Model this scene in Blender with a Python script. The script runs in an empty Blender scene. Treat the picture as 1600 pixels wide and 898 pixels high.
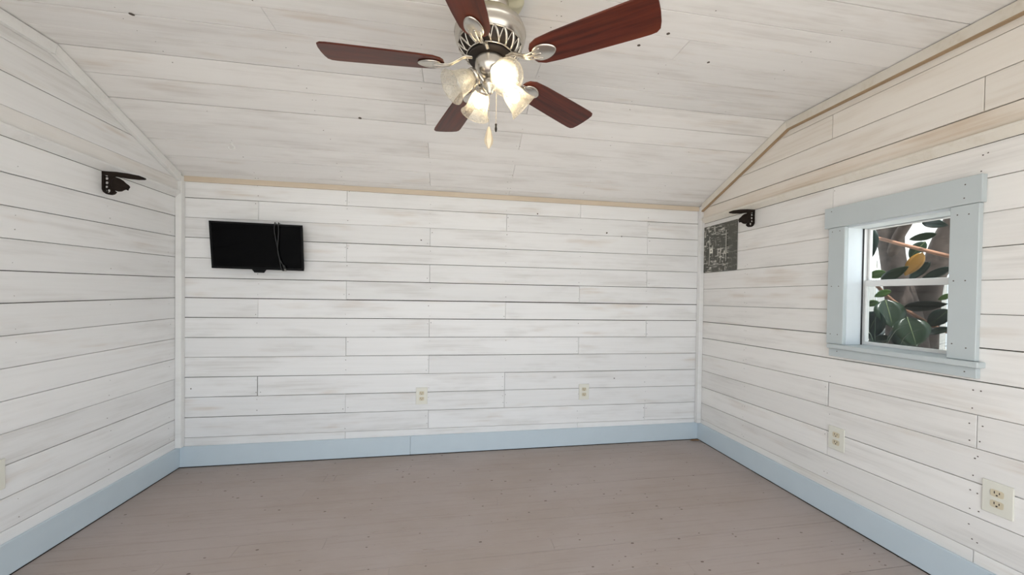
import bpy, bmesh, math, random
from mathutils import Vector, Matrix
random.seed(11)
S = bpy.context.scene
COL = S.collection
PI = math.pi

# ------------------------------------------------------------------ camera
W, D = 3.66, 2.79                 # room width (x) and depth (towards -y); back wall at y = 0
YAW, PITCH, ROLL = 0.1636, -0.0125, 0.0134
fw = Vector((math.sin(YAW)*math.cos(PITCH), math.cos(YAW)*math.cos(PITCH), math.sin(PITCH)))
rt = Vector((math.cos(YAW), -math.sin(YAW), 0)); up = rt.cross(fw)
r2 = rt*math.cos(ROLL) + up*math.sin(ROLL); u2 = -rt*math.sin(ROLL) + up*math.cos(ROLL)
cam = bpy.data.cameras.new('camera'); co = bpy.data.objects.new('camera', cam); COL.objects.link(co)
cam.sensor_fit = 'HORIZONTAL'; cam.sensor_width = 36; cam.lens = 571.15*36/1600; cam.shift_y = 0.0131
cam.clip_start = 0.02
co.matrix_world = Matrix(((r2.x,u2.x,-fw.x,1.7049),(r2.y,u2.y,-fw.y,-2.6271),(r2.z,u2.z,-fw.z,1.1167),(0,0,0,1)))
S.camera = co

# ------------------------------------------------------------------ sky, daylight, exposure
w = bpy.data.worlds.new('sky'); S.world = w; w.use_nodes = True
bg = w.node_tree.nodes['Background']
bg.inputs[0].default_value = (0.82, 0.915, 1.0, 1); bg.inputs[1].default_value = 3.2
sun = bpy.data.lights.new('sun', 'SUN'); sun.energy = 11.0; sun.angle = 0.02; sun.color = (1.0, 0.98, 0.95)
so_ = bpy.data.objects.new('sun', sun); COL.objects.link(so_)
so_.rotation_euler = Vector((0.12, 0.34, -0.93)).to_track_quat('-Z', 'Y').to_euler()      # high sun from the door side
S.view_settings.view_transform = 'Standard'; S.view_settings.look = 'None'
S.view_settings.gamma = 1; S.view_settings.use_curve_mapping = False
S.view_settings.exposure = -0.16
def portal(name, loc, rot, sx, sy):       # sampling guide for the daylight in an opening, gives off nothing itself
    l = bpy.data.lights.new(name, 'AREA'); l.shape = 'RECTANGLE'; l.size = sx; l.size_y = sy
    l.cycles.is_portal = True
    o = bpy.data.objects.new(name, l); COL.objects.link(o); o.location = loc; o.rotation_euler = rot
DOOR0, DOOR1, DOORH = 0.35, 3.31, 1.78
portal('daylight_portal_door', ((DOOR0+DOOR1)/2, -D-0.03, DOORH/2), (PI/2, 0, 0), DOOR1-DOOR0, DOORH)
portal('daylight_portal_window', (W+0.15, -1.287, 1.192), (PI/2, 0, PI/2), 0.44, 0.62)

# ------------------------------------------------------------------ materials
def newmat(name):
    m = bpy.data.materials.new(name); m.use_nodes = True
    n = m.node_tree.nodes; l = m.node_tree.links
    return m, n, l, n['Principled BSDF']
def plain(name, col, rough=0.5, metal=0.0, spec=0.5, noise=0.0, nscale=30):
    m, n, l, b = newmat(name)
    b.inputs['Roughness'].default_value = rough; b.inputs['Metallic'].default_value = metal
    b.inputs['Specular IOR Level'].default_value = spec
    tc = n.new('ShaderNodeTexCoord'); tx = n.new('ShaderNodeTexNoise'); tx.inputs['Scale'].default_value = nscale
    tx.inputs['Detail'].default_value = 4
    mx = n.new('ShaderNodeMix'); mx.data_type = 'RGBA'
    mx.inputs[6].default_value = (*[c*(1-noise) for c in col], 1); mx.inputs[7].default_value = (*[min(1, c*(1+noise)) for c in col], 1)
    l.new(tc.outputs['Object'], tx.inputs['Vector']); l.new(tx.outputs['Fac'], mx.inputs[0]); l.new(mx.outputs[2], b.inputs['Base Color'])
    return m
def M(n, op, a=None, b=None, l=None, c=None):
    x = n.new('ShaderNodeMath'); x.operation = op
    for i, v in enumerate((a, b, c)):
        if v is None: continue
        if isinstance(v, (int, float)): x.inputs[i].default_value = v
        else: l.new(v, x.inputs[i])
    return x.outputs[0]
def ramp(n, l, fac, p0, p1):
    x = n.new('ShaderNodeMapRange'); x.inputs[1].default_value = p0; x.inputs[2].default_value = p1
    x.interpolation_type = 'SMOOTHSTEP'; l.new(fac, x.inputs[0]); return x.outputs[0]
def mixc(n, l, fac, a, b):
    x = n.new('ShaderNodeMix'); x.data_type = 'RGBA'
    if isinstance(fac, (int, float)): x.inputs[0].default_value = fac
    else: l.new(fac, x.inputs[0])
    for i, v in ((6, a), (7, b)):
        if isinstance(v, tuple): x.inputs[i].default_value = (*v, 1)
        else: l.new(v, x.inputs[i])
    return x.outputs[2]
def noise(n, l, vec, scale, detail=4, rough=0.55):
    x = n.new('ShaderNodeTexNoise'); x.inputs['Scale'].default_value = scale
    x.inputs['Detail'].default_value = detail; x.inputs['Roughness'].default_value = rough
    l.new(vec, x.inputs['Vector']); return x.outputs['Fac']
def vscale(n, l, vec, s, off=None):
    x = n.new('ShaderNodeVectorMath'); x.operation = 'MULTIPLY'; x.inputs[1].default_value = s; l.new(vec, x.inputs[0])
    return x.outputs[0]
def board_vec(n, l):
    """object coordinates of the board (x along the grain) moved by a random amount for each board"""
    tc = n.new('ShaderNodeTexCoord'); oi = n.new('ShaderNodeObjectInfo')
    cb = n.new('ShaderNodeCombineXYZ')
    l.new(M(n, 'MULTIPLY', oi.outputs['Random'], 57.0, l), cb.inputs[0])
    l.new(M(n, 'MULTIPLY', oi.outputs['Random'], 31.0, l), cb.inputs[1])
    l.new(M(n, 'MULTIPLY', oi.outputs['Random'], 83.0, l), cb.inputs[2])
    ad = n.new('ShaderNodeVectorMath'); ad.operation = 'ADD'
    l.new(tc.outputs['Object'], ad.inputs[0]); l.new(cb.outputs[0], ad.inputs[1])
    return ad.outputs[0], oi.outputs['Random'], tc.outputs['Object']
def whitewash(name, base=(0.875, 0.87, 0.865), thin=(0.715, 0.70, 0.68), tan=(0.64, 0.545, 0.45), tan_lo=0.57, tan_hi=0.76, tan_amt=0.65, tint=0.0):
    m, n, l, b = newmat(name)
    v, rnd, raw = board_vec(n, l)
    streak = noise(n, l, vscale(n, l, v, (2.2, 60, 60)), 1.0, 5, 0.65)        # fine brushed grain
    wash = noise(n, l, vscale(n, l, v, (1.6, 7, 7)), 1.0, 4, 0.6)             # uneven whitewash
    patch = noise(n, l, vscale(n, l, v, (2.0, 9, 9)), 1.0, 3, 0.5)            # rubbed-through places
    f1 = ramp(n, l, streak, 0.38, 0.72)
    f2 = ramp(n, l, wash, 0.46, 0.66)
    c = mixc(n, l, M(n, 'MULTIPLY', M(n, 'MULTIPLY', M(n, 'ADD', 0.3, M(n, 'MULTIPLY', f1, 0.7, l), l), f2, l), 0.9, l), base, thin)
    c = mixc(n, l, M(n, 'MULTIPLY', f1, 0.16, l), c, thin)
    ft = ramp(n, l, patch, tan_lo, tan_hi)
    ft = M(n, 'MULTIPLY', ft, M(n, 'ADD', 0.35, M(n, 'MULTIPLY', f1, 0.65, l), l), l)
    c = mixc(n, l, M(n, 'MULTIPLY', ft, tan_amt, l), c, tan)
    if tint: c = mixc(n, l, tint, c, tan)
    # knots and dents: sparse small dark spots
    vo = n.new('ShaderNodeTexVoronoi'); vo.inputs['Scale'].default_value = 1.0
    l.new(vscale(n, l, v, (3.2, 6.0, 6.0)), vo.inputs['Vector'])
    wn = n.new('ShaderNodeSeparateColor'); l.new(vo.outputs['Color'], wn.inputs[0])
    keep = M(n, 'GREATER_THAN', wn.outputs[0], 0.72, l)
    kn = M(n, 'SUBTRACT', 1.0, ramp(n, l, vo.outputs['Distance'], 0.02, 0.075), l)
    c = mixc(n, l, M(n, 'MULTIPLY', M(n, 'MULTIPLY', kn, keep, l), 0.30, l), c, (0.33, 0.27, 0.22))
    # brightness of each board differs a little
    hs = n.new('ShaderNodeHueSaturation'); l.new(c, hs.inputs['Color'])
    l.new(M(n, 'ADD', 0.955, M(n, 'MULTIPLY', rnd, 0.075, l), l), hs.inputs['Value'])
    l.new(hs.outputs[0], b.inputs['Base Color'])
    b.inputs['Roughness'].default_value = 0.62; b.inputs['Specular IOR Level'].default_value = 0.25
    bp = n.new('ShaderNodeBump'); bp.inputs['Strength'].default_value = 0.18; bp.inputs['Distance'].default_value = 0.002
    l.new(streak, bp.inputs['Height']); l.new(bp.outputs[0], b.inputs['Normal'])
    return m
WASH = whitewash('whitewashed_board')
WASH_CEIL = whitewash('whitewashed_ceiling_board', base=(0.865, 0.85, 0.835), thin=(0.71, 0.685, 0.66), tan_lo=0.58, tan_hi=0.78, tan_amt=0.65)
WASH_RIGHT = whitewash('lamp_warmed_or_tan_whitewash', base=(0.875, 0.853, 0.825), thin=(0.72, 0.695, 0.665))  # bulb warmth put into the right wall's colour; on the left gable a tannish board
WASH_TAN = whitewash('rubbed_pine_board', base=(0.80, 0.735, 0.655), thin=(0.70, 0.61, 0.51), tan=(0.60, 0.47, 0.34), tan_lo=0.48, tan_hi=0.72, tan_amt=0.8)
WASH_WARM = whitewash('thin_lamp_warmed_whitewash', base=(0.84, 0.795, 0.735), thin=(0.72, 0.655, 0.575), tan_lo=0.52, tan_hi=0.78, tan_amt=0.7)  # beige thin wash, with the fan lamps' warmth put into the colour
TRIMW = whitewash('whitewashed_trim', base=(0.86, 0.855, 0.84), thin=(0.77, 0.76, 0.74), tan_amt=0.2)
TRIMWARM = whitewash('cream_trim', base=(0.78, 0.735, 0.66), thin=(0.70, 0.645, 0.55), tan_amt=0.4)
RAW = whitewash('bare_pine', base=(0.66, 0.56, 0.44), thin=(0.58, 0.475, 0.36), tan=(0.70, 0.61, 0.50), tan_amt=0.6)
SAWN = plain('bare_sawn_edge', (0.40, 0.28, 0.17), 0.8, noise=0.2, nscale=20)
GAP = plain('dark_backing', (0.07, 0.055, 0.045), 0.9, spec=0.1, noise=0.3)
BLUE = plain('pale_blue_paint', (0.585, 0.67, 0.725), 0.42, spec=0.35, noise=0.035, nscale=9)
BLUEW = plain('pale_blue_grey_paint', (0.545, 0.595, 0.605), 0.42, spec=0.35, noise=0.03, nscale=9)
EXTER = plain('exterior_siding', (0.55, 0.56, 0.56), 0.8, noise=0.1)
WHITE = plain('white_aluminium', (0.80, 0.80, 0.79), 0.35, spec=0.5, noise=0.05)
DARKGAP = plain('dark_seal', (0.03, 0.03, 0.032), 0.7, noise=0.2)
NICKEL = plain('brushed_nickel', (0.62, 0.585, 0.53), 0.27, metal=1.0, noise=0.06, nscale=60)
DARKMETAL = plain('dark_vent_metal', (0.025, 0.018, 0.014), 0.5, metal=0.4, noise=0.2)
IRON = plain('rusty_cast_iron', (0.015, 0.009, 0.006), 0.7, spec=0.2, noise=0.5, nscale=60)
PLATE = plain('cream_plastic', (0.78, 0.765, 0.68), 0.35, noise=0.02)
SOCK = plain('ivory_socket', (0.66, 0.585, 0.43), 0.35, noise=0.03)
SLOT = plain('dark_slot', (0.03, 0.022, 0.018), 0.6, noise=0.2)
HOLE = plain('nail_hole', (0.12, 0.10, 0.085), 0.8, spec=0.1, noise=0.4, nscale=40)
TVB = plain('black_plastic', (0.004, 0.004, 0.0045), 0.4, spec=0.15, noise=0.1)
SCREEN = plain('dark_screen', (0.0015, 0.0015, 0.0018), 0.09, spec=0.07, noise=0.05)
CORD = plain('black_rubber', (0.012, 0.012, 0.012), 0.4, noise=0.1)
MEDAL = plain('cream_plaster', (0.70, 0.66, 0.49), 0.7, noise=0.12, nscale=50)
FOB = plain('pale_wood_fob', (0.80, 0.68, 0.50), 0.4, noise=0.12, nscale=40)
BARK = plain('grey_bark', (0.10, 0.078, 0.069), 0.85, spec=0.2, noise=0.7, nscale=34)
TWIG = plain('red_brown_twig', (0.27, 0.13, 0.075), 0.7, noise=0.3, nscale=40)
FENCE = plain('white_fence_paint', (0.80, 0.79, 0.76), 0.6, noise=0.05)
BOUNCE_GROUND = plain('pale_bounce_ground', (0.48, 0.45, 0.40), 0.95, spec=0.1, noise=0.4, nscale=6)  # ground made pale to bounce daylight up to the ceiling
DRY = plain('dry_brown_leaf', (0.22, 0.115, 0.055), 0.8, noise=0.3)
HOOKW = plain('white_painted_metal', (0.82, 0.81, 0.79), 0.4, noise=0.03)
def leafmat(name, col, back=0.12):
    m = plain(name, col, 0.28, spec=0.5, noise=0.25, nscale=14)
    b = m.node_tree.nodes['Principled BSDF']
    b.inputs['Subsurface Weight'].default_value = 0.0
    return m
LEAFD = leafmat('dark_green_leaf', (0.010, 0.024, 0.018))
LEAFM = leafmat('mid_green_leaf', (0.020, 0.043, 0.022))
LEAFL = leafmat('light_green_leaf', (0.07, 0.14, 0.03))
LEAFY = leafmat('yellow_leaf', (0.25, 0.125, 0.02))
RIB = plain('pale_midrib', (0.22, 0.28, 0.13), 0.5, noise=0.1)
def floor_mat():
    m, n, l, b = newmat('taupe_painted_floorboard')
    v, rnd, raw = board_vec(n, l)
    g = n.new('ShaderNodeNewGeometry'); pos = g.outputs['Position']
    worn = noise(n, l, vscale(n, l, pos, (1.3, 2.2, 1)), 1.0, 5, 0.6)
    grain = noise(n, l, vscale(n, l, v, (3, 70, 70)), 1.0, 4, 0.6)
    c = mixc(n, l, ramp(n, l, worn, 0.35, 0.7), (0.43, 0.365, 0.335), (0.39, 0.32, 0.28))
    c = mixc(n, l, M(n, 'MULTIPLY', ramp(n, l, grain, 0.5, 0.8), 0.35, l), c, (0.29, 0.23, 0.19))
    c = mixc(n, l, M(n, 'MULTIPLY', rnd, 0.18, l), c, (0.42, 0.36, 0.33))
    # chips and specks: sparse little dark marks
    vo = n.new('ShaderNodeTexVoronoi'); vo.inputs['Scale'].default_value = 1.0; l.new(vscale(n, l, pos, (26, 46, 1)), vo.inputs['Vector'])
    sc = n.new('ShaderNodeSeparateColor'); l.new(vo.outputs['Color'], sc.inputs[0])
    dens = ramp(n, l, noise(n, l, pos, 2.1, 2), 0.40, 0.66)
    keep = M(n, 'GREATER_THAN', M(n, 'ADD', sc.outputs[0], M(n, 'MULTIPLY', dens, 0.26, l), l), 0.93, l)
    sz = M(n, 'MULTIPLY', sc.outputs[1], 0.16, l)
    sp = M(n, 'LESS_THAN', vo.outputs['Distance'], M(n, 'ADD', 0.05, sz, l), l)
    c = mixc(n, l, M(n, 'MULTIPLY', M(n, 'MULTIPLY', sp, keep, l), 0.8, l), c, (0.10, 0.065, 0.045))
    scr = noise(n, l, vscale(n, l, pos, (9, 60, 1)), 1.0, 3, 0.7)
    c = mixc(n, l, M(n, 'MULTIPLY', ramp(n, l, scr, 0.66, 0.76), 0.5, l), c, (0.17, 0.115, 0.085))
    l.new(c, b.inputs['Base Color'])
    b.inputs['Roughness'].default_value = 0.5; b.inputs['Specular IOR Level'].default_value = 0.3
    bp = n.new('ShaderNodeBump'); bp.inputs['Strength'].default_value = 0.15; bp.inputs['Distance'].default_value = 0.002
    l.new(grain, bp.inputs['Height']); l.new(bp.outputs[0], b.inputs['Normal'])
    return m
FLOORM = floor_mat()
def wood_blade():
    m, n, l, b = newmat('mahogany_blade')
    v, rnd, raw = board_vec(n, l)
    g1 = noise(n, l, vscale(n, l, v, (3.5, 60, 20)), 1.0, 5, 0.6)
    g2 = noise(n, l, vscale(n, l, v, (2.0, 16, 16)), 1.0, 3, 0.5)
    c = mixc(n, l, ramp(n, l, g1, 0.35, 0.7), (0.105, 0.019, 0.009), (0.04, 0.008, 0.005))
    c = mixc(n, l, M(n, 'MULTIPLY', ramp(n, l, g2, 0.45, 0.75), 0.6, l), c, (0.17, 0.036, 0.014))
    l.new(c, b.inputs['Base Color']); b.inputs['Roughness'].default_value = 0.38; b.inputs['Specular IOR Level'].default_value = 0.35
    return m
BLADE = wood_blade()
def panel_mat():
    m, n, l, b = newmat('scraped_grey_green_enamel')
    tc = n.new('ShaderNodeTexCoord'); v = tc.outputs['Object']
    a = noise(n, l, vscale(n, l, v, (14, 60, 20)), 1.0, 5, 0.65)
    a2 = noise(n, l, vscale(n, l, v, (45, 12, 20)), 1.0, 4, 0.6)
    reg = noise(n, l, v, 6.0, 3)
    f = M(n, 'MULTIPLY', ramp(n, l, M(n, 'MAXIMUM', a, M(n, 'MULTIPLY', a2, 0.95, l), l), 0.53, 0.61), ramp(n, l, reg, 0.34, 0.50), l)
    sx = n.new('ShaderNodeSeparateXYZ'); l.new(v, sx.inputs[0])
    f = M(n, 'MULTIPLY', f, M(n, 'SUBTRACT', 1.0, M(n, 'MULTIPLY', ramp(n, l, sx.outputs[0], 0.075, 0.10), 0.8, l), l), l)
    c = mixc(n, l, f, (0.085, 0.083, 0.068), (0.60, 0.58, 0.52))
    l.new(c, b.inputs['Base Color']); b.inputs['Roughness'].default_value = 0.5
    return m
PANEL = panel_mat()
PANELW = plain('scraped_white_edge', (0.55, 0.53, 0.47), 0.6, noise=0.5, nscale=90)
PANELD = plain('grey_green_enamel', (0.105, 0.105, 0.088), 0.5, noise=0.15)
def glass(name, tint, refl):
    m = bpy.data.materials.new(name); m.use_nodes = True; n = m.node_tree.nodes; l = m.node_tree.links
    n.clear(); out = n.new('ShaderNodeOutputMaterial')
    tr = n.new('ShaderNodeBsdfTransparent'); tr.inputs[0].default_value = (*tint, 1)
    gl = n.new('ShaderNodeBsdfGlossy'); gl.inputs['Roughness'].default_value = 0.03
    lw = n.new('ShaderNodeLayerWeight'); lw.inputs[0].default_value = 0.5
    rf = M(n, 'MULTIPLY', M(n, 'ADD', 0.035, M(n, 'MULTIPLY', M(n, 'POWER', lw.outputs['Facing'], 4.0, l), 0.5, l), l), refl, l)
    mx = n.new('ShaderNodeMixShader'); l.new(rf, mx.inputs[0])
    l.new(tr.outputs[0], mx.inputs[1]); l.new(gl.outputs[0], mx.inputs[2]); l.new(mx.outputs[0], out.inputs[0])
    return m
PANE = glass('window_glass', (0.95, 0.965, 0.955), 0.7)
def shade_mat():
    m = bpy.data.materials.new('seeded_glass'); m.use_nodes = True; n = m.node_tree.nodes; l = m.node_tree.links
    n.clear(); out = n.new('ShaderNodeOutputMaterial')
    tr = n.new('ShaderNodeBsdfTransparent'); tr.inputs[0].default_value = (0.96, 0.95, 0.92, 1)
    tl = n.new('ShaderNodeBsdfTranslucent'); tl.inputs[0].default_value = (0.92, 0.88, 0.78, 1)
    df = n.new('ShaderNodeBsdfDiffuse'); df.inputs[0].default_value = (0.85, 0.83, 0.77, 1)
    gl = n.new('ShaderNodeBsdfGlossy'); gl.inputs['Roughness'].default_value = 0.08
    tc = n.new('ShaderNodeTexCoord'); seed = noise(n, l, tc.outputs['Object'], 130.0, 3, 0.6)
    a = n.new('ShaderNodeMixShader'); a.inputs[0].default_value = 0.5; l.new(tl.outputs[0], a.inputs[1]); l.new(df.outputs[0], a.inputs[2])
    lw = n.new('ShaderNodeLayerWeight'); lw.inputs[0].default_value = 0.35
    fac = M(n, 'ADD', M(n, 'MULTIPLY', lw.outputs['Facing'], 0.40, l), M(n, 'MULTIPLY', ramp(n, l, seed, 0.4, 0.7), 0.16, l), l)
    bmx = n.new('ShaderNodeMixShader'); l.new(M(n, 'ADD', fac, 0.12, l), bmx.inputs[0]); l.new(tr.outputs[0], bmx.inputs[1]); l.new(a.outputs[0], bmx.inputs[2])
    cmx = n.new('ShaderNodeMixShader'); l.new(M(n, 'ADD', 0.03, M(n, 'MULTIPLY', M(n, 'POWER', lw.outputs['Facing'], 3.0, l), 0.25, l), l), cmx.inputs[0]); l.new(bmx.outputs[0], cmx.inputs[1]); l.new(gl.outputs[0], cmx.inputs[2])
    l.new(cmx.outputs[0], out.inputs[0]); return m
SHADE = shade_mat()
def emit(name, col, s):
    m, n, l, b = newmat(name); b.inputs['Base Color'].default_value = (*col, 1)
    b.inputs['Emission Color'].default_value = (*col, 1); b.inputs['Emission Strength'].default_value = s; return m
BULB = emit('lit_bulb', (1.0, 0.80, 0.52), 21.0)
BULBOFF = plain('unlit_frosted_bulb', (0.85, 0.83, 0.78), 0.3, noise=0.02)

# ------------------------------------------------------------------ mesh helpers
def mesh_obj(name, verts, faces, mat, parent=None, mw=None, smooth=False):
    me = bpy.data.meshes.new(name); me.from_pydata([tuple(v) for v in verts], [], faces)
    bm = bmesh.new(); bm.from_mesh(me); bmesh.ops.recalc_face_normals(bm, faces=bm.faces); bm.to_mesh(me); bm.free()
    me.materials.append(mat)
    if smooth: me.polygons.foreach_set('use_smooth', [True]*len(me.polygons))
    o = bpy.data.objects.new(name, me); COL.objects.link(o)
    if parent is not None: o.parent = parent
    if mw is not None:
        o.matrix_basis = (parent_world(parent).inverted() @ mw) if parent is not None else mw
    return o
def parent_world(p):
    m = p.matrix_basis.copy()
    while p.parent is not None:
        p = p.parent; m = p.matrix_basis @ m
    return m
def empty(name, loc, label=None, cat=None, group=None, kind=None, rot=None):
    o = bpy.data.objects.new(name, None); COL.objects.link(o); o.empty_display_size = 0.05
    m = Matrix.Translation(loc)
    if rot is not None: m = m @ rot
    o.matrix_basis = m
    return tag(o, label, cat, group, kind)
def tag(o, label=None, cat=None, group=None, kind=None):
    if label: o['label'] = label
    if cat: o['category'] = cat
    if group: o['group'] = group
    if kind: o['kind'] = kind
    return o
def boxes(lst):
    V = []; F = []
    for (x0, x1, y0, y1, z0, z1) in lst:
        k = len(V)
        V += [(x, y, z) for z in (z0, z1) for y in (y0, y1) for x in (x0, x1)]
        F += [(k, k+1, k+3, k+2), (k+4, k+6, k+7, k+5), (k, k+4, k+5, k+1), (k+2, k+3, k+7, k+6), (k, k+2, k+6, k+4), (k+1, k+5, k+7, k+3)]
    return V, F
def box(name, b, mat, parent=None, bev=0.0, seg=1):
    """axis-aligned box given in world coordinates; its object sits at the box centre, x axis kept"""
    x0, x1, y0, y1, z0, z1 = b
    c = Vector(((x0+x1)/2, (y0+y1)/2, (z0+z1)/2))
    return obox(name, (x1-x0, y1-y0, z1-z0), Matrix.Translation(c), mat, parent, bev, seg)
def obox(name, s, mw, mat, parent=None, bev=0.0, seg=1):
    me = bpy.data.meshes.new(name); bm = bmesh.new(); bmesh.ops.create_cube(bm, size=1)
    for v in bm.verts: v.co = Vector((v.co.x*s[0], v.co.y*s[1], v.co.z*s[2]))
    if bev: bmesh.ops.bevel(bm, geom=bm.edges[:], offset=bev, segments=seg, affect='EDGES', profile=0.5)
    bm.to_mesh(me); bm.free(); me.materials.append(mat)
    o = bpy.data.objects.new(name, me); COL.objects.link(o)
    if parent is not None:
        o.parent = parent; o.matrix_basis = parent_world(parent).inverted() @ mw
    else: o.matrix_basis = mw
    return o
def lathe_geo(prof, seg=40, mod=None):
    V = []; F = []; n = len(prof)
    for i in range(seg):
        a = 2*PI*i/seg
        for j, (r, z) in enumerate(prof):
            rr, zz = (r, z) if mod is None else mod(r, z, a, j)
            V.append((rr*math.cos(a), rr*math.sin(a), zz))
    for i in range(seg):
        for j in range(n-1):
            a, b = i*n+j, ((i+1) % seg)*n+j
            F.append((a, b, b+1, a+1))
    return V, F
def lathe(name, prof, mat, parent, mw, seg=40, mod=None, smooth=True):
    V, F = lathe_geo(prof, seg, mod)
    o = mesh_obj(name, V, F, mat, parent, mw, smooth)
    bm = bmesh.new(); bm.from_mesh(o.data); bmesh.ops.remove_doubles(bm, verts=bm.verts, dist=1e-5); bmesh.ops.recalc_face_normals(bm, faces=bm.faces); bm.to_mesh(o.data); bm.free()
    if smooth: o.data.polygons.foreach_set('use_smooth', [True]*len(o.data.polygons))
    return o
def tube_geo(pts, rads, seg=8, flat=1.0):
    """swept tube through points with a radius at each; flat < 1 squeezes it along its second axis"""
    V = []; F = []; pts = [Vector(p) for p in pts]; n = len(pts); prev = None
    if not hasattr(rads, '__len__'): rads = [rads]*n
    for i, p in enumerate(pts):
        t = (pts[min(i+1, n-1)] - pts[max(i-1, 0)]).normalized()
        if prev is None:
            a = t.cross(Vector((0, 0, 1)))
            if a.length < 1e-3: a = t.cross(Vector((1, 0, 0)))
        else: a = prev - t*prev.dot(t)
        a.normalize(); prev = a; b = t.cross(a)
        for k in range(seg):
            q = 2*PI*k/seg; V.append(p + a*math.cos(q)*rads[i] + b*math.sin(q)*rads[i]*flat)
    for i in range(n-1):
        for k in range(seg):
            F.append((i*seg+k, i*seg+(k+1) % seg, (i+1)*seg+(k+1) % seg, (i+1)*seg+k))
    F.append(tuple(range(seg-1, -1, -1))); F.append(tuple((n-1)*seg+k for k in range(seg)))
    return V, F
def spline(pts, m=6):
    P = [Vector(p) for p in pts]; out = []
    for i in range(len(P)-1):
        p0, p1, p2, p3 = P[max(i-1, 0)], P[i], P[i+1], P[min(i+2, len(P)-1)]
        for k in range(m):
            t = k/m
            out.append(0.5*((2*p1) + (p2-p0)*t + (2*p0-5*p1+4*p2-p3)*t*t + (3*p1-p0-3*p2+p3)*t*t*t))
    out.append(P[-1]); return out
def tube(name, pts, rads, mat, parent=None, mw=None, seg=8, flat=1.0):
    V, F = tube_geo(pts, rads, seg, flat); return mesh_obj(name, V, F, mat, parent, mw if mw is not None else (Matrix() if parent is not None else None), True)
def prism(name, poly, t0, t1, mat, parent=None, mw=None):
    """2-D outline (x, y) given thickness t0..t1 along z"""
    n = len(poly); V = [(x, y, t0) for x, y in poly] + [(x, y, t1) for x, y in poly]
    F = [tuple(range(n-1, -1, -1)), tuple(range(n, 2*n))] + [(i, (i+1) % n, n+(i+1) % n, n+i) for i in range(n)]
    return mesh_obj(name, V, F, mat, parent, mw)
def frame(o, ux, uy, uz):
    return Matrix(((ux[0], uy[0], uz[0], o[0]), (ux[1], uy[1], uz[1], o[1]), (ux[2], uy[2], uz[2], o[2]), (0, 0, 0, 1)))
def clip(poly, a, b, c):           # keep a*x + b*y <= c
    out = []
    for i in range(len(poly)):
        p, q = poly[i], poly[(i+1) % len(poly)]; dp = a*p[0]+b*p[1]-c; dq = a*q[0]+b*q[1]-c
        if dp <= 0: out.append(p)
        if (dp < 0 < dq) or (dq < 0 < dp):
            t = dp/(dp-dq); out.append((p[0]+(q[0]-p[0])*t, p[1]+(q[1]-p[1])*t))
    return out
def inset(poly, d):
    n = len(poly); out = []
    for i in range(n):
        p0, p, p1 = Vector(poly[i-1]), Vector(poly[i]), Vector(poly[(i+1) % n])
        e0 = (p-p0).normalized(); e1 = (p1-p).normalized()
        n0 = Vector((-e0.y, e0.x)); n1 = Vector((-e1.y, e1.x)); k = 1 + n0.dot(n1)
        out.append(p + (n0+n1)*(d/max(k, 0.3)))
    return out
def board(fr, poly, mat, parent, t=0.015, bev=0.0016, proud=0.0, name='board', wob=0.0):
    """one board: counter-clockwise outline in the wall's own (along, up) coordinates; its face lies on the wall plane"""
    if len(poly) < 3: return None
    if wob and len(poly) == 4:                       # edges are not quite parallel, so the joints open and close
        (a0, b0), (a1, b1), (a2, b2), (a3, b3) = poly; q = lambda: random.uniform(-0.7, 1.0)*wob
        poly = [(a0, b0+q()), (a1, b1+q()), (a2, b2-q()), (a3, b3-q())]
    cx = sum(p[0] for p in poly)/len(poly); cy = sum(p[1] for p in poly)/len(poly)
    q = [(x-cx, y-cy) for x, y in poly]; n = len(q); r = inset(q, bev)
    V = [(x, y, -t) for x, y in q] + [(x, y, -bev) for x, y in q] + [(p.x, p.y, 0) for p in r]
    F = [tuple(range(n-1, -1, -1)), tuple(range(2*n, 3*n))]
    for i in range(n):
        j = (i+1) % n; F += [(i, j, n+j, n+i), (n+i, n+j, 2*n+j, 2*n+i)]
    mw = fr @ Matrix.Translation((cx, cy, proud))
    return mesh_obj(name, V, F, mat, parent, mw)

# ================================================================== THE SETTING
BT = 0.015                                    # board thickness
HB, HF, YB = 1.843, 2.167, 0.759              # back-wall height, flat-ceiling height, distance of the ceiling bend
SL = (HF-HB)/YB
def ceil_z(d):                                # ceiling height at distance d from the back wall
    d = min(d, D-d); return HB + SL*d if d < YB else HF
FR_BACK = frame((0, 0, 0), (1, 0, 0), (0, 0, 1), (0, -1, 0))
FR_LEFT = frame((0, 0, 0), (0, 1, 0), (0, 0, 1), (1, 0, 0))          # along = y
FR_RIGHT = frame((W, 0, 0), (0, -1, 0), (0, 0, 1), (-1, 0, 0))       # along = -y
holes = {}                                    # nail holes for each wall, in the wall's coordinates
def nails(key, x, y, r=0.0026): holes.setdefault(key, []).append((x, y, r))
def row_gap(k, salt): return random.Random(k*7+salt).choice([0.0012, 0.0018, 0.0024, 0.0034, 0.0044])

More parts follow.
